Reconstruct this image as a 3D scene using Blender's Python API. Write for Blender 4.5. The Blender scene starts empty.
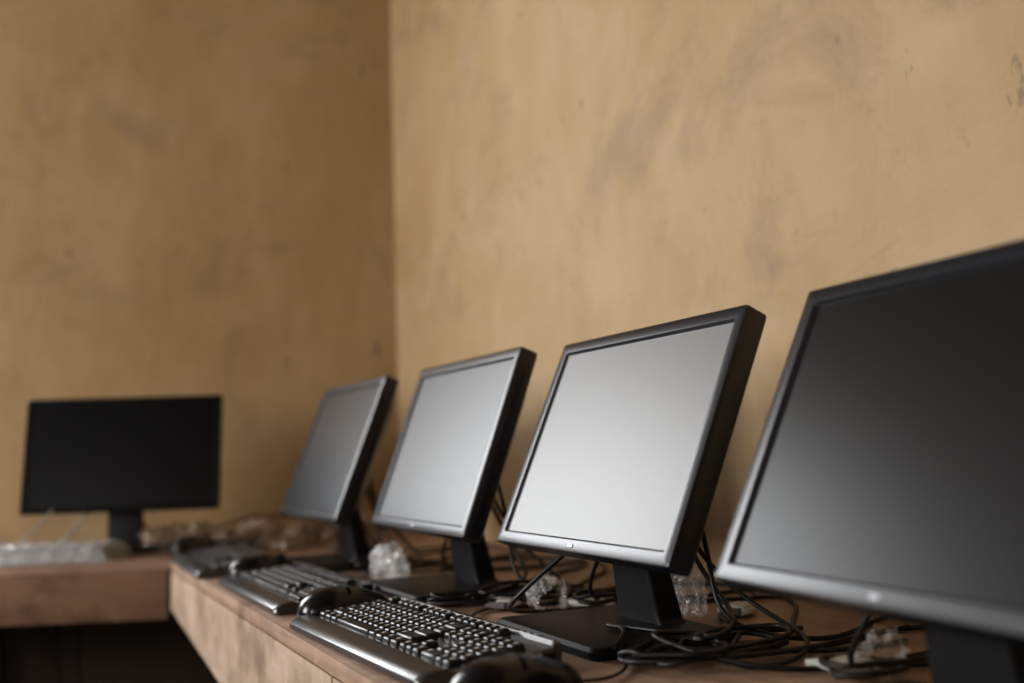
import bpy, bmesh, math, random
from mathutils import Vector, Matrix, noise
random.seed(7)
scene=bpy.context.scene
scene.view_settings.view_transform='Standard'
try: scene.view_settings.look='Medium High Contrast'
except Exception as e: print('LOOK',e)
scene.view_settings.exposure=-.10
DZ=0.75            # desk top height
CAMZ=DZ+0.235
PHI=0.36           # back wall is not square to the right wall
# ------------------------------------------------------------ materials
def new_mat(name):
    m=bpy.data.materials.new(name); m.use_nodes=True
    nt=m.node_tree; b=nt.nodes['Principled BSDF']; return m,nt,b
def simple(name,col,rough=.5,metal=0,spec=.5,coat=0,noise_amt=.0,scale=60,bump=0):
    m,nt,b=new_mat(name)
    b.inputs['Base Color'].default_value=(*col,1); b.inputs['Roughness'].default_value=rough
    b.inputs['Metallic'].default_value=metal; b.inputs['Specular IOR Level'].default_value=spec
    b.inputs['Coat Weight'].default_value=coat
    n=nt.nodes.new('ShaderNodeTexNoise'); n.inputs['Scale'].default_value=scale; n.inputs['Detail'].default_value=5
    tc=nt.nodes.new('ShaderNodeTexCoord'); nt.links.new(tc.outputs['Object'],n.inputs['Vector'])
    if noise_amt:
        mr=nt.nodes.new('ShaderNodeMapRange'); mr.inputs[3].default_value=rough-noise_amt; mr.inputs[4].default_value=rough+noise_amt
        nt.links.new(n.outputs['Fac'],mr.inputs[0]); nt.links.new(mr.outputs[0],b.inputs['Roughness'])
    if bump:
        bp=nt.nodes.new('ShaderNodeBump'); bp.inputs['Strength'].default_value=bump; bp.inputs['Distance'].default_value=.002
        nt.links.new(n.outputs['Fac'],bp.inputs['Height']); nt.links.new(bp.outputs[0],b.inputs['Normal'])
    return m
def plaster(name,c1,c2,c3,c4,low_col):
    m,nt,b=new_mat(name)
    tc=nt.nodes.new('ShaderNodeTexCoord')
    def nz(scale,detail,mapscale=None,rough=.6,dist=0):
        n=nt.nodes.new('ShaderNodeTexNoise'); n.inputs['Scale'].default_value=scale; n.inputs['Detail'].default_value=detail
        n.inputs['Roughness'].default_value=rough; n.inputs['Distortion'].default_value=dist
        if mapscale:
            mp=nt.nodes.new('ShaderNodeMapping'); mp.inputs['Scale'].default_value=mapscale
            nt.links.new(tc.outputs['Object'],mp.inputs[0]); nt.links.new(mp.outputs[0],n.inputs['Vector'])
        else: nt.links.new(tc.outputs['Object'],n.inputs['Vector'])
        return n
    def ramp(src,a,bb):
        r=nt.nodes.new('ShaderNodeMapRange'); r.inputs[1].default_value=a; r.inputs[2].default_value=bb
        nt.links.new(src.outputs['Fac'],r.inputs[0]); return r
    def mix(f,A,B,amt=1):
        x=nt.nodes.new('ShaderNodeMix'); x.data_type='RGBA'
        mul=nt.nodes.new('ShaderNodeMath'); mul.operation='MULTIPLY'; mul.inputs[1].default_value=amt
        nt.links.new(f,mul.inputs[0]); nt.links.new(mul.outputs[0],x.inputs[0])
        for i,v in ((6,A),(7,B)):
            if isinstance(v,tuple): x.inputs[i].default_value=(*v,1)
            else: nt.links.new(v,x.inputs[i])
        return x.outputs[2]
    big=ramp(nz(1.8,5,dist=.5),.34,.68)
    col=mix(big.outputs[0],c1,c2,.85)
    pal=ramp(nz(3.1,6,(1,1,.8),.65,.5),.46,.72)
    col=mix(pal.outputs[0],col,c4,.65)
    streak=ramp(nz(1.0,6,(6,6,1.6),.7,.8),.48,.74)
    col=mix(streak.outputs[0],col,c2,.5)
    smud=ramp(nz(2.6,8,(1,1,1.3),.72,.6),.52,.76)
    col=mix(smud.outputs[0],col,c3,.7)
    spot=ramp(nz(9,9,(1,1,.6),.78),.58,.72)
    col=mix(spot.outputs[0],col,c3,.5)
    pit=ramp(nz(24,4,(1,1,.4),.6),.65,.70)
    col=mix(pit.outputs[0],col,c3,.8)
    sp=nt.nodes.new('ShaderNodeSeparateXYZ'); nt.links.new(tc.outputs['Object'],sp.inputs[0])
    low_mask=nt.nodes.new('ShaderNodeMapRange'); low_mask.inputs[1].default_value=.70; low_mask.inputs[2].default_value=.69; nt.links.new(sp.outputs[2],low_mask.inputs[0])
    col=mix(low_mask.outputs[0],col,low_col)  # base colour switches to a darker tone on the lower wall
    nt.links.new(col,b.inputs['Base Color'])
    b.inputs['Roughness'].default_value=.6; b.inputs['Specular IOR Level'].default_value=.35
    h1=nz(14,8,(1,1,.5)); bp=nt.nodes.new('ShaderNodeBump'); bp.inputs['Strength'].default_value=.35; bp.inputs['Distance'].default_value=.010
    nt.links.new(h1.outputs['Fac'],bp.inputs['Height']); nt.links.new(bp.outputs[0],b.inputs['Normal'])
    return m
def wood(name,c1,c2,scale=(1.2,14,14),rough=.45):
    m,nt,b=new_mat(name)
    tc=nt.nodes.new('ShaderNodeTexCoord'); mp=nt.nodes.new('ShaderNodeMapping'); mp.inputs['Scale'].default_value=scale
    n=nt.nodes.new('ShaderNodeTexNoise'); n.inputs['Scale'].default_value=3; n.inputs['Detail'].default_value=8; n.inputs['Distortion'].default_value=.8
    n2=nt.nodes.new('ShaderNodeTexNoise'); n2.inputs['Scale'].default_value=4.3; n2.inputs['Detail'].default_value=8; n2.inputs['Roughness'].default_value=.65
    nt.links.new(tc.outputs['Object'],mp.inputs[0]); nt.links.new(mp.outputs[0],n.inputs['Vector']); nt.links.new(tc.outputs['Object'],n2.inputs['Vector'])
    r=nt.nodes.new('ShaderNodeMapRange'); r.inputs[1].default_value=.3; r.inputs[2].default_value=.7
    nt.links.new(n.outputs['Fac'],r.inputs[0])
    x=nt.nodes.new('ShaderNodeMix'); x.data_type='RGBA'; x.inputs[6].default_value=(*c1,1); x.inputs[7].default_value=(*c2,1)
    nt.links.new(r.outputs[0],x.inputs[0])
    y=nt.nodes.new('ShaderNodeMix'); y.data_type='RGBA'; y.blend_type='MULTIPLY'; y.inputs[7].default_value=(.55,.50,.47,1)
    r2=nt.nodes.new('ShaderNodeMapRange'); r2.inputs[1].default_value=.49; r2.inputs[2].default_value=.66
    nt.links.new(n2.outputs['Fac'],r2.inputs[0]); nt.links.new(r2.outputs[0],y.inputs[0]); nt.links.new(x.outputs[2],y.inputs[6])
    n3=nt.nodes.new('ShaderNodeTexNoise'); n3.inputs['Scale'].default_value=16; n3.inputs['Detail'].default_value=9; n3.inputs['Roughness'].default_value=.75
    nt.links.new(tc.outputs['Object'],n3.inputs['Vector'])
    r3=nt.nodes.new('ShaderNodeMapRange'); r3.inputs[1].default_value=.54; r3.inputs[2].default_value=.70; r3.inputs[4].default_value=.6
    nt.links.new(n3.outputs['Fac'],r3.inputs[0])
    z=nt.nodes.new('ShaderNodeMix'); z.data_type='RGBA'; z.inputs[7].default_value=(min(1,c1[0]*1.35),min(1,c1[1]*1.4),min(1,c1[2]*1.45),1)
    nt.links.new(r3.outputs[0],z.inputs[0]); nt.links.new(y.outputs[2],z.inputs[6])
    nt.links.new(z.outputs[2],b.inputs['Base Color'])
    mr=nt.nodes.new('ShaderNodeMapRange'); mr.inputs[3].default_value=rough-.1; mr.inputs[4].default_value=rough+.2
    nt.links.new(n2.outputs['Fac'],mr.inputs[0]); nt.links.new(mr.outputs[0],b.inputs['Roughness'])
    bp=nt.nodes.new('ShaderNodeBump'); bp.inputs['Strength'].default_value=.3; bp.inputs['Distance'].default_value=.003
    nt.links.new(n.outputs['Fac'],bp.inputs['Height']); nt.links.new(bp.outputs[0],b.inputs['Normal'])
    return m
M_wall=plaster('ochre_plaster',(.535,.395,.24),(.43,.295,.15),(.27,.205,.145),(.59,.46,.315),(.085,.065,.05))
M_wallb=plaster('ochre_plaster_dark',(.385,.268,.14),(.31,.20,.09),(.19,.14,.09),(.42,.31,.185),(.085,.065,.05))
M_ceil=simple('ceiling_paint',(.13,.115,.10),.9,bump=.3)
M_floor=simple('concrete_floor',(.10,.09,.08),.8,bump=.4,scale=12)
M_bezel=simple('black_plastic',(.012,.015,.023),.33,spec=.95,noise_amt=.04,scale=200)
M_bezel2=simple('black_plastic_matte',(.008,.008,.010),.5,spec=.35)
M_dark=simple('lcd_glossy_dark',(.004,.004,.005),.3,spec=.2)
M_scr=[simple('lcd_reflect_far',(.022,.025,.032),.30,spec=.75),simple('lcd_reflect_mid',(.05,.052,.056),.36,spec=.8),  # window reflection put into each screen's base grey and specular
       simple('lcd_reflect_pale',(.21,.212,.218),.40,spec=1.0),simple('lcd_reflect_dark',(.009,.009,.010),.34,spec=.42)]
M_silver=simple('silver_mark',(.35,.35,.37),.35,metal=.8)
M_key=simple('keycap_plastic',(.014,.015,.017),.36,spec=.6)
M_kbody=simple('keyboard_shell',(.055,.057,.062),.25,spec=1.0)
M_mouse=simple('mouse_gloss',(.010,.010,.012),.22,spec=.6)
M_leg=simple('key_legend',(.9,.9,.9),.5)
M_cable=simple('cable_rubber',(.008,.008,.009),.42)
M_cablew=simple('cable_grey',(.35,.34,.32),.5)
M_plug=simple('connector_white',(.62,.62,.60),.4)
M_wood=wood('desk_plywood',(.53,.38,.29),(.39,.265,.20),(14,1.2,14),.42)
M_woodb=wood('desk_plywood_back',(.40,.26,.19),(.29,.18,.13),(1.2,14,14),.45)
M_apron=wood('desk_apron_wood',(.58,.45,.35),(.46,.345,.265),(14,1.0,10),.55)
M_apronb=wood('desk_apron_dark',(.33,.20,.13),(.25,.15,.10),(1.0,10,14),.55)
M_frame=simple('window_frame_paint',(.35,.28,.2),.5)
M_door=simple('door_wood',(.16,.09,.05),.5)
def plastic(name,op=.45,col=(.85,.86,.88),sc=45,rough=.12):
    m,nt,b=new_mat(name)
    b.inputs['Base Color'].default_value=(*col,1); b.inputs['Roughness'].default_value=rough; b.inputs['Specular IOR Level'].default_value=1.0
    t=nt.nodes.new('ShaderNodeBsdfTransparent'); mx=nt.nodes.new('ShaderNodeMixShader'); o=nt.nodes['Material Output']
    n=nt.nodes.new('ShaderNodeTexNoise'); n.inputs['Scale'].default_value=sc; mr=nt.nodes.new('ShaderNodeMapRange')
    mr.inputs[1].default_value=.35; mr.inputs[2].default_value=.65; mr.inputs[3].default_value=max(.02,op-.2); mr.inputs[4].default_value=op+.25
    nt.links.new(n.outputs['Fac'],mr.inputs[0]); nt.links.new(mr.outputs[0],mx.inputs[0])
    nt.links.new(t.outputs[0],mx.inputs[1]); nt.links.new(b.outputs[0],mx.inputs[2]); nt.links.new(mx.outputs[0],o.inputs['Surface'])
    return m
M_plas=plastic('clear_plastic_film',.13,sc=30)
M_plasw=plastic('white_plastic_film',.38)
M_plast=plastic('tan_plastic_film',.5,(.22,.16,.11))
# ------------------------------------------------------------ mesh helpers
def add_box(bm,c,s,mat=0,bev=.0,seg=2,M=None,taper=None):
    t=bmesh.new(); bmesh.ops.create_cube(t,size=1)
    for v in t.verts:
        v.co=Vector((v.co.x*s[0],v.co.y*s[1],v.co.z*s[2]))
    if bev: bmesh.ops.bevel(t,geom=t.edges[:],offset=bev,segments=seg,profile=.5,affect='EDGES')
    for v in t.verts: v.co+=Vector(c)
    if M is not None: bmesh.ops.transform(t,matrix=M,verts=t.verts)
    for f in t.faces: f.material_index=mat; f.smooth=bool(bev)
    me=bpy.data.meshes.new('tmp'); t.to_mesh(me); t.free(); bm.from_mesh(me); bpy.data.meshes.remove(me)
def loft(bm,loops,mat=0,cap0=True,cap1=True,smooth=True):
    rows=[[bm.verts.new(p) for p in L] for L in loops]; n=len(rows[0]); fs=[]
    for a,b in zip(rows,rows[1:]):
        for i in range(n): fs.append(bm.faces.new((a[i],a[(i+1)%n],b[(i+1)%n],b[i])))
    if cap0: fs.append(bm.faces.new(rows[0][::-1]))
    if cap1: fs.append(bm.faces.new(rows[-1]))
    for f in fs: f.material_index=mat; f.smooth=smooth
    return fs
def rrect(hw,hh,r,n=5):
    pts=[]
    for cx,cy,a0 in ((hw-r,hh-r,0),(-(hw-r),hh-r,90),(-(hw-r),-(hh-r),180),(hw-r,-(hh-r),270)):
        for i in range(n+1):
            a=math.radians(a0+90*i/n); pts.append((cx+r*math.cos(a),cy+r*math.sin(a)))
    return pts
def finish(bm,name,mats,parent=None,M=None,sharp=35):
    bmesh.ops.recalc_face_normals(bm,faces=bm.faces[:])
    me=bpy.data.meshes.new(name); bm.to_mesh(me); bm.free()
    for m in mats: me.materials.append(m)
    o=bpy.data.objects.new(name,me); scene.collection.objects.link(o)
    try: me.set_sharp_from_angle(angle=math.radians(sharp))
    except Exception: pass
    if parent: o.parent=parent
    if M is not None: o.matrix_local=M
    return o
def empty(name,loc,rz=0):
    e=bpy.data.objects.new(name,None); scene.collection.objects.link(e)
    e.empty_display_size=.05; e.location=loc; e.rotation_euler=(0,0,rz); return e
# ------------------------------------------------------------ room
X=1.105; YC=3.08
bd=Vector((-math.cos(PHI),math.sin(PHI),0)); H=2.9
def wall(name,p0,p1,out,ops,mat,th=.2,ext=0):
    p0=Vector(p0);p1=Vector(p1);d=(p1-p0);L=d.length;d.normalize();out=Vector(out).normalized()
    M=Matrix(((d.x,out.x,0,p0.x),(d.y,out.y,0,p0.y),(0,0,1,0),(0,0,0,1)))
    bm=bmesh.new()
    def bx(s0,s1,z0,z1): add_box(bm,((s0+s1)/2,th/2,(z0+z1)/2),(s1-s0,th,z1-z0))
    s=-ext
    for (a,b,z0,z1) in sorted(ops):
        bx(s,a,0,H)
        if z0>0: bx(a,b,0,z0)
        bx(a,b,z1,H); s=b
    bx(s,L+ext,0,H)
    return finish(bm,name,[mat],M=M),M
lx=-3.1; Lb=(X-lx)/math.cos(PHI); pb=Vector((X,YC,0))+bd*Lb
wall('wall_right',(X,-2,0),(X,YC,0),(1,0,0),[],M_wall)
bw=(1.36,2.6,1.28,2.6)
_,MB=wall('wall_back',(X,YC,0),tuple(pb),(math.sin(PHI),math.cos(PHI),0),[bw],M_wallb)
lw=[(.5,1.5,1.0,2.3),(3.4,4.9,.95,2.4)]
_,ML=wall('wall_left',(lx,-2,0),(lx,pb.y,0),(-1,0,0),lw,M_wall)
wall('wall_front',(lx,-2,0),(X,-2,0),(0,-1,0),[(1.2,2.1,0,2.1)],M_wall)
for nm,z,t,mt in (('floor',-.05,.1,M_floor),('ceiling',H+.05,.1,M_ceil)):
    bm=bmesh.new(); add_box(bm,((X+lx)/2,1.4,z),(X-lx+.6,7.4,t)); finish(bm,nm,[mt])
bm=bmesh.new(); add_box(bm,(lx+1.65,-2.08,1.05),(.88,.05,2.08),bev=.004)
add_box(bm,(lx+1.65,-2.05,1.5),(.6,.02,.7),bev=.006); add_box(bm,(lx+1.65,-2.05,.55),(.6,.02,.7),bev=.006); add_box(bm,(lx+2.0,-2.02,1.0),(.12,.02,.02),bev=.005)
finish(bm,'door_1',[M_door])
def window(name,M,o,col,power,light=True):
    a,b,z0,z1=o; bm=bmesh.new(); t=.045; y=.1
    for c,s in ((((a+b)/2,y,z0+t/2),(b-a,.06,t)),(((a+b)/2,y,z1-t/2),(b-a,.06,t)),((a+t/2,y,(z0+z1)/2),(t,.06,z1-z0)),((b-t/2,y,(z0+z1)/2),(t,.06,z1-z0)),
                (((a+b)/2,y,(z0+z1)/2),(.03,.04,z1-z0))):
        add_box(bm,c,s,bev=.003,seg=1)
    finish(bm,name,[M_frame],M=M)
    L=bpy.data.lights.new(name+'_daylight','AREA'); L.shape='RECTANGLE'; L.size=b-a; L.size_y=z1-z0; L.energy=power; L.color=col
    lo=bpy.data.objects.new(name+'_daylight',L); scene.collection.objects.link(lo)
    out=(M.to_3x3()@Vector((0,1,0)))
    lo.location=M@Vector(((a+b)/2,.16,(z0+z1)/2)); lo.rotation_euler=(-out).to_track_quat('-Z','Y').to_euler()
window('window_1',MB,bw,(.94,.97,1),68)
window('added_window_2',ML,lw[0],(1,.98,.95),25)  # unseen window behind the camera, added for general light and keyboard highlights
window('window_3',ML,lw[1],(1,.98,.95),115)
# ------------------------------------------------------------ desks
DX=.340; AP=.115
def long_desk():
    y0,y1=-.9,2.54
    bm=bmesh.new()
    add_box(bm,((DX+X)/2,(y0+y1)/2,DZ-.01),(X-DX-.004,y1-y0,.02),0,bev=.0015)
    def hb(y): return DZ-.108-(2.54-y)*.085
    for a,b in ((y0,1.195),(1.2,y1)):
        lo=[(DX+.001,a,hb(a)),(DX+.021,a,hb(a)),(DX+.021,b,hb(b)),(DX+.001,b,hb(b))]
        hi=[(x,y,DZ-.0215) for x,y,z in lo]
        loft(bm,[lo,hi],1,smooth=False)
    add_box(bm,(X-.03,(y0+y1)/2,DZ-.02-.04),(.04,y1-y0,.07),1)
    for y in (y0+.05,.7):
        add_box(bm,(DX+.06,y,(DZ-.02)/2),(.06,.06,DZ-.022),1,bev=.002)
    for y in (y0+.05,.7,2.42):
        add_box(bm,(X-.06,y,(DZ-.02)/2),(.06,.06,DZ-.022),1,bev=.002)
    add_box(bm,(DX+.16,2.42,(DZ-.02)/2),(.06,.06,DZ-.022),1,bev=.002)
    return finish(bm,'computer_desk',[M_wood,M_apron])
long_desk()
def back_desk():
    u=bd; w=Vector((-math.sin(PHI),-math.cos(PHI),0)); D=.735
    M=Matrix(((u.x,w.x,0,X),(u.y,w.y,0,YC),(0,0,1,0),(0,0,0,1)))
    bm=bmesh.new(); Mi=M.inverted()
    def W(x,y,z): return Mi@Vector((x,y,z))
    e0=Vector((X,YC,0))+w*D
    s=lambda x:(e0.x-x)/math.cos(PHI)
    def edge(x): return e0.y+s(x)*math.sin(PHI)
    pts=[(X-.003,2.543),(DX+.02,2.543),(DX+.02,edge(DX+.02)) if edge(DX+.02)>2.543 else None,(-2.2,edge(-2.2)),(-2.2+math.sin(PHI)*D,edge(-2.2)+math.cos(PHI)*D-.003),(X-.003,YC-.004)]
    pts=[p for p in pts if p]
    top=[W(x,y,DZ) for x,y in pts]; bot=[W(x,y,DZ-.02) for x,y in pts]
    loft(bm,[bot,top],0,smooth=False)
    uL=s(-2.2); u0=s(DX)
    add_box(bm,((uL+u0)/2,D-.012,DZ-.02-AP/2-.001),(uL-u0,.02,AP),1,bev=.0015)
    for uu in (u0+.7,uL-.05):
        for ww in (.06,D-.06): add_box(bm,(uu,ww,(DZ-.02)/2),(.06,.06,DZ-.022),1,bev=.002)
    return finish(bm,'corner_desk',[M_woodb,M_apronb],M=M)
back_desk()
# ------------------------------------------------------------ monitors
def monitor(pos,yaw,tilt,W=.44,Hh=.312,bez=.017,wide=False,basec=.055,basey=0,scr=None):
    """pos: world point of the panel's bottom-front centre"""
    root=empty('computer_monitor',(pos[0],pos[1],DZ),yaw)
    zb=pos[2]-DZ; hw,hh=W/2,Hh/2
    P=Matrix.Translation((0,0,zb))@Matrix.Rotation(tilt,4,'Y')@Matrix.Translation((0,0,hh))
    bm=bmesh.new()
    if not wide:
        prof=[(.13,.085,.02,.060),(.165,.115,.02,.057),(hw-.020,hh-.022,.008,.036),(hw-.004,hh-.004,.005,.033),(hw-.0005,hh-.0005,.004,.030),(hw,hh,.004,.026),(hw,hh,.004,.003),(hw-.0008,hh-.0008,.004,.0008),(hw-.0025,hh-.0025,.003,0),(hw-bez+.001,hh-bez+.001,.002,.0006),(hw-bez-.002,hh-bez-.002,.001,.0045)]
        sx=.0045
    else:
        prof=[(.12,.07,.02,.045),(.15,.1,.02,.042),(hw-.02,hh-.02,.012,.026),(hw-.004,hh-.004,.008,.024),(hw,hh,.005,.018),(hw,hh,.005,.003),(hw-.002,hh-.002,.004,0),(hw-bez+.001,hh-bez+.001,.002,.0005),(hw-bez-.001,hh-bez-.001,.001,.0025)]
        sx=.0025
    loops=[[(x,a,b) for a,b in rrect(p,q,r)] for p,q,r,x in prof]
    loft(bm,loops,0,cap0=True,cap1=False)
    add_box(bm,(-.0003,0,-hh+bez*.5),(.001,.011,.004),1 if not wide else 0,bev=.0003,seg=1)
    for i in range(12): add_box(bm,(.0585,0,-.06+i*.008),(.004,.2,.003),0)
    finish(bm,'housing',[M_bezel if not wide else M_dark,M_silver],root,P,30)
    bm=bmesh.new(); f=[(sx,a,b) for a,b in rrect(hw-bez-.001,hh-bez-.001,.001,1)]
    g=[(sx+.001,a,b) for a,b in rrect(hw-bez-.001,hh-bez-.001,.001,1)]
    loft(bm,[g,f],0,smooth=False)
    finish(bm,'screen',[scr or M_dark],root,P)
    bm=bmesh.new()
    if not wide:
        bx=basec
        pr=[(.098,.134,.014,0),(.100,.136,.016,.003),(.100,.136,.016,.009),(.096,.132,.014,.0135),(.088,.124,.012,.0145)]
        loft(bm,[[(bx+a,basey+b,z) for a,b in rrect(p,q,r)] for p,q,r,z in pr],0)
        # neck leans forward from the rear of the base and meets the panel's back
        top=P@Vector((.060,0,-hh+.075))
        x0=bx+.062; x1=top.x+.006; z1=top.z
        secs=[]
        for t in (0,.06,.15,.5,.85,1):
            x=x0+(x1-x0)*t; z=.012+(z1-.012)*t; wy=.050-.010*min(1,t*1.1)+(.008*(1-t/.06) if t<.06 else 0); wx=.020-.005*t
            secs.append([(x+a,basey*(1-t)+b,z) for a,b in rrect(wx,wy,.007)])
        loft(bm,secs,0)
        add_box(bm,(.070,0,-hh+.075),(.030,.10,.06),0,bev=.006,M=P)
    else:
        pr=[(.085,.12,.08,0),(.087,.122,.08,.004),(.085,.12,.08,.010),(.07,.10,.06,.013)]
        loft(bm,[[(.05+a,b,z) for a,b in rrect(p,q,r,8)] for p,q,r,z in pr],0)
        secs=[[(.055+.004*t+a,b,.01+(zb+.10-.01)*t) for a,b in rrect(.010,.045,.006)] for t in (0,.5,1)]
        loft(bm,secs,0)
        add_box(bm,(.056,0,-hh+.10),(.028,.08,.06),0,bev=.004,M=P)
    finish(bm,'stand',[M_bezel2],root)
    return root
ZB=CAMZ-.1285
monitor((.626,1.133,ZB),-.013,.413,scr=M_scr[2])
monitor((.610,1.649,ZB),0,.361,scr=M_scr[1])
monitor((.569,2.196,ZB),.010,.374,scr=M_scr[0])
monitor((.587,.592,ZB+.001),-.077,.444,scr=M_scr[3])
monitor((.258,2.889,CAMZ-.126),1.195,.152,W=.51,Hh=.306,bez=.014,wide=True)
# ------------------------------------------------------------ keyboards
def keyboard(x,y,rz,z=DZ,name='computer_keyboard'):
    root=empty(name,(x,y,z),rz)
    bm=bmesh.new(); L=.222
    ztop=lambda xx:.014+(xx+.078)/.156*.014
    prof=[(-.088,0.001),(-.093,.005),(-.092,.010),(-.087,.0150),(-.078,.0180),(-.062,.0195),(-.057,.0155),(.068,ztop(.068)-.002),(.070,ztop(.07)+.003),(.077,ztop(.077)+.002),(.0795,.020),(.078,.001)]
    ys=[(-L,.955),(-L+.003,.985),(-L+.009,1),(L-.009,1),(L-.003,.985),(L,.955)]
    loft(bm,[[(a*k,yy,b*(k if b>.002 else 1)) for a,b in prof] for yy,k in ys],0)
    for i in range(3): add_box(bm,(.0735,-.14-i*.016,ztop(.0735)+.0028),(.002,.006,.001),1)
    finish(bm,'case',[M_kbody,M_silver],root,None,30)
    bm=bmesh.new()
    u=.0188; tilt=math.atan(.014/.156)
    def key(cx,cy,wu):
        w=wu*u-.0014; d=u-.0014; zz=ztop(cx)-.003; h=.0085
        pr=[(d/2,w/2,.0015,0),(d/2-.0012,w/2-.0012,.002,h*.8),(d/2-.0024,w/2-.0024,.0025,h),]
        def tr(a,b,c): return (cx+a+math.sin(tilt)*-c, cy+b, zz+c+math.tan(tilt)*a)
        loft(bm,[[tr(a,b,c) for a,b in rrect(p,q,r,2)] for p,q,r,c in pr],0)
        lz=h+.00012
        vs=[bm.verts.new(tr(a,b,lz)) for a,b in ((-.0005,w/2-.004),(.0048,w/2-.004),(.0048,w/2-.0082),(-.0005,w/2-.0082))]
        f=bm.faces.new(vs); f.material_index=1
    xr=[.058,.0325,.0137,-.0051,-.0239,-.0427]
    top=.214
    rows=[ [1]+[-1]+[1]*4+[-.5]+[1]*4+[-.5]+[1]*4, [1]*13+[2], [1.5]+[1]*12+[1.5], [1.75]+[1]*11+[2.25], [2.25]+[1]*10+[2.75], [1.25,1.25,1.25,6.25,1.25,1.25,1.25,1.25] ]
    for r,ws in enumerate(rows):
        p=0
        for w in ws:
            if w>0: key(xr[r],top-(p+w/2)*u,w)
            p+=abs(w)
        for k,c0 in ((3,15.25),(4,18.5)):
            for i in range(k):
                if k==3 and (r==3 or (r==4 and i!=1)): continue
                if k==4 and r==0: continue
                if k==4 and r==5 and i==1: continue
                w=2 if (k==4 and r==5 and i==0) else 1
                key(xr[r],top-(c0+i+w/2)*u,w)
    finish(bm,'keys',[M_key,M_leg],root,None,25)
    return root
keyboard(.447,1.205,.045)
keyboard(.447,1.785,.012)
keyboard(.430,2.355,-.02)
# ------------------------------------------------------------ mice
def mouse(x,y,rz,z=DZ,sc=1.12):
    bm=bmesh.new(); bmesh.ops.create_uvsphere(bm,u_segments=36,v_segments=20,radius=1)
    for v in bm.verts:
        c=v.co.copy()
        sx=.058; sy=.031*(1+.06*(-c.x))
        px=math.copysign(abs(c.x)**.85,c.x); py=math.copysign(abs(c.y)**.85,c.y)
        zz=c.z*(.028 if c.z>0 else .010)
        if c.z>0: zz*=(1-.22*c.x)
        v.co=Vector((px*sx,py*sy,zz+.010))
        if v.co.z<.0: v.co.z=0
    for f in bm.faces: f.smooth=True
    add_box(bm,(.030,0,.0315),(.016,.006,.010),1,bev=.0025)
    add_box(bm,(.0,.0,.0382),(.004,.05,.0006),1)
    return finish(bm,'computer_mouse',[M_mouse,M_cable],None,Matrix.Translation((x,y,z+.0005))@Matrix.Rotation(rz,4,'Z')@Matrix.Scale(sc,4),40)
mouse(.440,1.474,.15,sc=1.22)
mouse(.452,2.068,.1,sc=1.2)
mouse(.425,.878,.1,sc=1.2)
mouse(.42,2.72,.5)
# ------------------------------------------------------------ cables
def tubes(name,paths,rad=.0027,mat=M_cable):
    cu=bpy.data.curves.new(name+'_c','CURVE'); cu.dimensions='3D'; cu.bevel_depth=rad; cu.bevel_resolution=3; cu.resolution_u=10; cu.use_fill_caps=True
    for pts in paths:
        s=cu.splines.new('NURBS'); s.points.add(len(pts)-1); s.order_u=4; s.use_endpoint_u=True
        for p,q in zip(s.points,pts): p.co=(*q,1)
    co=bpy.data.objects.new(name+'_c',cu); scene.collection.objects.link(co)
    dg=bpy.context.evaluated_depsgraph_get(); me=bpy.data.meshes.new_from_object(co.evaluated_get(dg)); me.name=name
    bpy.data.objects.remove(co); o=bpy.data.objects.new(name,me); scene.collection.objects.link(o)
    me.materials.clear(); me.materials.append(mat)
    for p in me.polygons: p.use_smooth=True
    return o
c0=DZ+.0038
def coil(cx,cy,rx,ry,turns,dz=.005,ph=0,jit=.014,n=8):
    pts=[]
    for i in range(int(turns*n)):
        a=ph+i/n*2*math.pi; k=random.uniform(.75,1.15)
        pts.append((cx+k*rx*math.cos(a)+random.uniform(-jit,jit),cy+k*ry*math.sin(a)+random.uniform(-jit,jit),c0+dz*i/n+random.uniform(0,.012)))
    return pts
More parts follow.
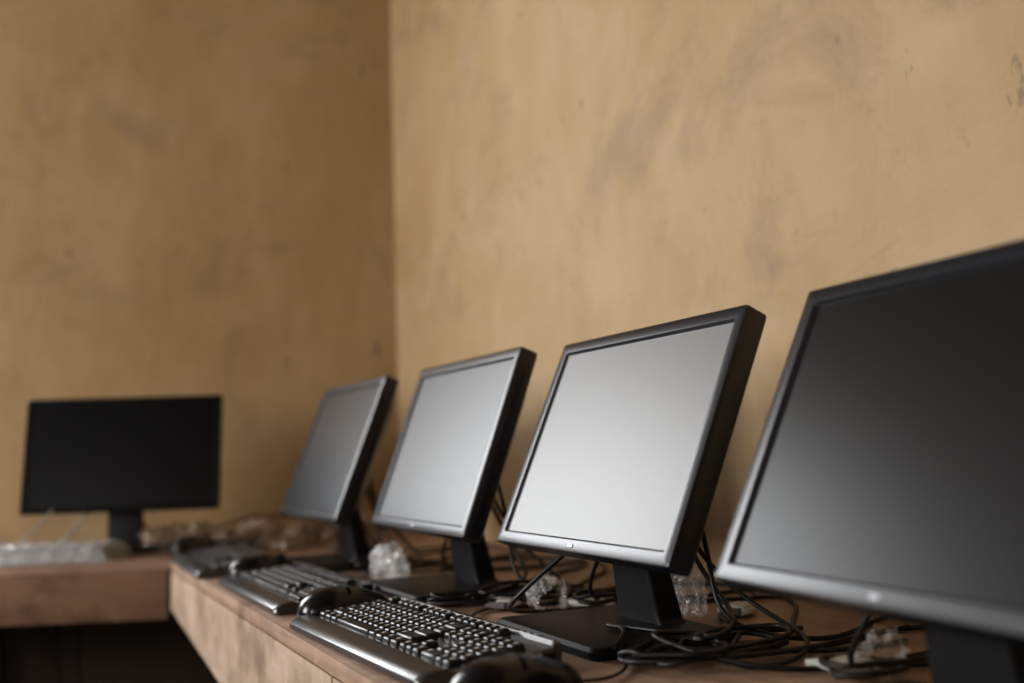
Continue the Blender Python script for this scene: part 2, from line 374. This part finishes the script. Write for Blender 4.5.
def bundle(mx,my,extra=False):
    """cables of a workstation: tangles either side of the stand, leads to the panel back and the wall"""
    ps=[]; bk=mx+.135   # behind panel
    ps.append(coil(mx+.10,my-.20,.075,.05,2.8,.006)+[(mx+.17,my-.12,c0+.02),(bk+.03,my-.06,DZ+.06),(bk,my-.05,DZ+.13),(bk-.02,my-.04,DZ+.18)])
    ps.append(coil(mx+.00,my-.175,.04,.035,2.0,.006,1)+[(mx+.12,my-.20,c0+.004),(mx+.24,my-.14,c0),(mx+.3,my-.05,c0),(X-.06,my+.05,c0),(X-.02,my+.2,c0)])
    ps.append([(X-.02,my+.25,c0),(X-.06,my+.12,c0),(mx+.24,my+.05,c0),(mx+.20,my-.06,c0+.004),(mx+.14,my-.17,c0+.02),(mx+.03,my-.24,c0),(mx+.10,my-.29,c0),(mx+.2,my-.22,c0+.01),(mx+.22,my-.08,c0+.02),(bk+.03,my-.03,DZ+.10),(bk-.01,my-.05,DZ+.17)])
    ps.append([(X-.02,my-.3,c0),(X-.07,my-.18,c0),(mx+.28,my-.20,c0),(mx+.12,my-.27,c0+.01),(mx-.02,my-.24,c0+.012),(mx-.06,my-.17,c0+.003),(mx+.02,my-.15,c0+.015),(mx+.13,my-.19,c0+.02),(mx+.26,my-.12,c0)])
    ps.append([(bk-.02,my-.10,DZ+.19),(bk,my-.11,DZ+.11),(bk-.02,my-.13,DZ+.04),(bk+.01,my-.17,c0+.01),(bk+.10,my-.22,c0),(bk+.2,my-.15,c0),(X-.04,my-.10,c0)])
    ps.append([(bk-.02,my+.07,DZ+.19),(bk-.01,my+.10,DZ+.12),(bk-.03,my+.14,DZ+.05),(bk,my+.18,c0+.01),(bk+.08,my+.22,c0),(bk+.16,my+.16,c0),(X-.04,my+.2,c0)])
    ps.append(coil(mx+.17,my+.19,.05,.04,1.8,.007,2)+[(bk+.05,my+.10,c0+.03),(bk,my+.06,DZ+.10),(bk-.02,my+.05,DZ+.18)])
    if extra:
        ps.append([(bk-.02,my+.02,DZ+.17),(mx+.05,my+.09,DZ+.10),(mx+.0,my+.12,DZ+.05),(mx-.02,my+.16,DZ+.015),(mx+.05,my+.20,c0),(mx+.18,my+.17,c0),(X-.05,my+.1,c0)])
        ps.append(coil(mx+.02,my-.20,.06,.05,2.4,.007,.5)+[(mx+.05,my-.30,c0),(mx+.18,my-.33,c0),(X-.1,my-.30,c0),(X-.03,my-.2,c0)])
        ps.append([(mx-.03,my-.15,DZ+.018),(mx+.01,my-.11,DZ+.020),(mx+.05,my-.05,DZ+.019),(mx+.02,my-.02,DZ+.019),(mx+.06,my-.12,DZ+.022),(mx+.08,my-.20,c0+.01),(mx+.16,my-.26,c0),(mx+.3,my-.25,c0)])
    return ps
for i,(mx,my) in enumerate(((.626,1.133),(.61,1.649),(.569,2.196),(.592,.59))):
    tubes('cable_bundle',bundle(mx,my,i==0),.0031)
tubes('keyboard_cable',[[(.532,1.25,DZ+.016),(.560,1.29,DZ+.012),(.59,1.36,c0),(.64,1.42,c0),(.76,1.38,c0),(.86,1.30,c0),(.98,1.32,c0)],
  [(.532,1.82,DZ+.016),(.550,1.83,c0),(.58,1.90,c0),(.7,1.93,c0),(.85,1.88,c0),(1.0,1.84,c0)]],.002)
tubes('mouse_cable',[[(.508,1.485,DZ+.012),(.54,1.495,c0),(.57,1.49,c0),(.60,1.45,c0),(.68,1.43,c0),(.80,1.47,c0),(.95,1.42,c0)],
  [(.520,2.075,DZ+.012),(.55,2.09,c0),(.60,2.08,c0),(.66,2.02,c0),(.8,2.00,c0),(1.0,2.05,c0)],
  [(.493,.885,DZ+.012),(.54,.90,c0),(.60,.95,c0),(.60,.985,c0+.002),(.70,.90,c0),(.86,.90,c0),(1.0,.95,c0)]],.0018)
tubes('cable_bundle',[coil(.42,2.92,.07,.05,2.5,.012),coil(.60,2.82,.09,.05,2.6,.016,1),coil(.78,2.75,.08,.07,2.8,.016,2),coil(.52,2.72,.07,.05,1.6,.012,2),
  [(.3,2.93,DZ+.12),(.32,3.05,DZ+.05),(.45,3.05,c0),(.55,2.95,c0+.06),(.7,2.9,c0+.09),(.95,2.95,c0)]],.0035)
M_=[]
for x in (-.02,.12,.17):
    M_.append([(x,3.15,DZ-.03),(x+.01,3.10,DZ-.12),(x-.02,3.05,DZ-.3),(x+.05,3.05,.2),(x+.12,3.1,.02)])
tubes('hanging_cable',M_,.004)
tubes('cable_bundle',[[(.10,2.95,DZ+.12),(.03,2.95,DZ+.03),(-.05,2.96,c0),(-.12,2.98,c0+.01),(-.2,3.0,c0+.05)],[(.2,2.95,DZ+.12),(.12,2.93,DZ+.03),(.08,2.97,c0),(.0,2.99,c0+.02),(-.15,3.0,DZ+.13),(-.3,3.05,DZ+.15)]],.003,M_cablew)
# white plugs lying among the leads
def plug(x,y,rz,z=DZ):
    bm=bmesh.new()
    add_box(bm,(0,0,.009),(.038,.032,.014),0,bev=.003)
    add_box(bm,(-.024,0,.009),(.012,.026,.009),1,bev=.001,seg=1)
    for s in (-1,1):
        add_box(bm,(-.004,s*.0195,.009),(.036,.007,.007),0,bev=.002)
    loft(bm,[[(xx,a,.009+b) for a,b in rrect(r,r,r*.95,3)] for xx,r in ((.018,.0075),(.030,.0055),(.044,.0035))],0)
    finish(bm,'video_connector',[M_plug,M_silver],None,Matrix.Translation((x,y,z+.0005))@Matrix.Rotation(rz,4,'Z'),30)
plug(.665,1.405,.7); plug(.77,1.335,-1.1); plug(.90,1.15,.4); plug(.64,1.79,1.2); plug(.76,.80,2.2)
# ------------------------------------------------------------ plastic bags: crumpled folded sheet
def bag(x,y,s,z=DZ,seed=0,mat=M_plas,name='plastic_bag',rz=0):
    """s = half length, half width, height of a scrunched film sleeve"""
    bm=bmesh.new(); off=Vector((seed*7.3,seed*3.1,seed*1.7)); nu,nv=54,44
    rows=[]
    for i in range(nu+1):
        u=i/nu*2-1; row=[]
        pinch=.55+.45*math.cos(u*1.3)+.30*noise.noise(Vector((u*1.6,0,seed)))
        for j in range(nv):
            a=j/nv*2*math.pi
            q=Vector((math.cos(a)*1.3,math.sin(a)*1.3,u*1.5))+off
            fold=1-2.6*abs(noise.noise(q*.9)); fold2=1-2.6*abs(noise.noise(q*2.0+off))
            r=max(.15,pinch*(.62+.34*fold+.12*fold2))
            px=math.cos(a)*r*s[0]+.25*s[0]*noise.noise(Vector((u*1.4,seed,2)))
            pz=(math.sin(a)*r*.8+.5+.12*noise.noise(q*2))*s[2]
            py=(u+.16*noise.noise(q*1.5+Vector((5,0,0))))*s[1]
            row.append(bm.verts.new((px,py,max(.0005+.001*random.random(),pz))))
        rows.append(row)
    for a,b in zip(rows,rows[1:]):
        for j in range(nv):
            f=bm.faces.new((a[j],a[(j+1)%nv],b[(j+1)%nv],b[j])); f.smooth=True
    return finish(bm,name,[mat],None,Matrix.Translation((x,y,z+.001))@Matrix.Rotation(rz,4,'Z'),22)
bag(.630,1.83,(.024,.038,.055),seed=1,mat=M_plasw,rz=.5)
bag(.72,1.365,(.030,.065,.038),seed=2,rz=-.5)
bag(.835,1.20,(.025,.040,.065),seed=3,rz=.4)
bag(.80,.80,(.026,.065,.030),seed=4,rz=-.9)
bag(.42,2.84,(.06,.11,.055),seed=5,mat=M_plast,rz=1)
bag(.62,2.74,(.07,.11,.06),seed=6,mat=M_plast,rz=.7)
bag(.80,2.60,(.06,.08,.06),seed=9,mat=M_plast,rz=1.3)
# wrapped keyboard on corner desk
kb=keyboard(.02,2.835,1.195,DZ)
bm=bmesh.new(); nx,ny=26,60; g=[]
for i in range(nx+1):
    row=[]
    for j in range(ny+1):
        a=(i/nx-.5)*2; b=(j/ny-.5)*2
        edge=max(abs(a),abs(b)); k=max(0,min(1,(1-edge)/.14)); k=k*k*(3-2*k)
        zz=.002+k*(.036)+ .008*noise.noise(Vector((a*5,b*12,3)))*(1 if k>.05 else .4)+.004*abs(noise.noise(Vector((a*12,b*30,1))))
        row.append(bm.verts.new((a*.105,b*.255,max(.001,zz))))
    g.append(row)
for i in range(nx):
    for j in range(ny): bm.faces.new((g[i][j],g[i+1][j],g[i+1][j+1],g[i][j+1]))
finish(bm,'plastic_wrap',[M_plasw],kb,None,15)
# ------------------------------------------------------------ world, camera
w=bpy.data.worlds.new('World'); scene.world=w; w.use_nodes=True
w.node_tree.nodes['Background'].inputs[0].default_value=(.85,.92,1,1); w.node_tree.nodes['Background'].inputs[1].default_value=1.0
yaw,pitch,roll=.4574,.1062,-.0327
cy,sy,cp,sp=math.cos(yaw),math.sin(yaw),math.cos(pitch),math.sin(pitch)
F=Vector((sy*cp,cy*cp,sp)); R=Vector((cy,-sy,0)); U=R.cross(F)
R2=R*math.cos(roll)+U*math.sin(roll); U2=-R*math.sin(roll)+U*math.cos(roll)
cam=bpy.data.cameras.new('camera'); co=bpy.data.objects.new('camera',cam); scene.collection.objects.link(co)
co.matrix_world=Matrix(((R2.x,U2.x,-F.x,0),(R2.y,U2.y,-F.y,0),(R2.z,U2.z,-F.z,CAMZ),(0,0,0,1)))
cam.sensor_width=36; cam.lens=1020.4/1024*36; cam.clip_start=.02
cam.dof.use_dof=True; cam.dof.focus_distance=1.27; cam.dof.aperture_fstop=1.8
scene.camera=co
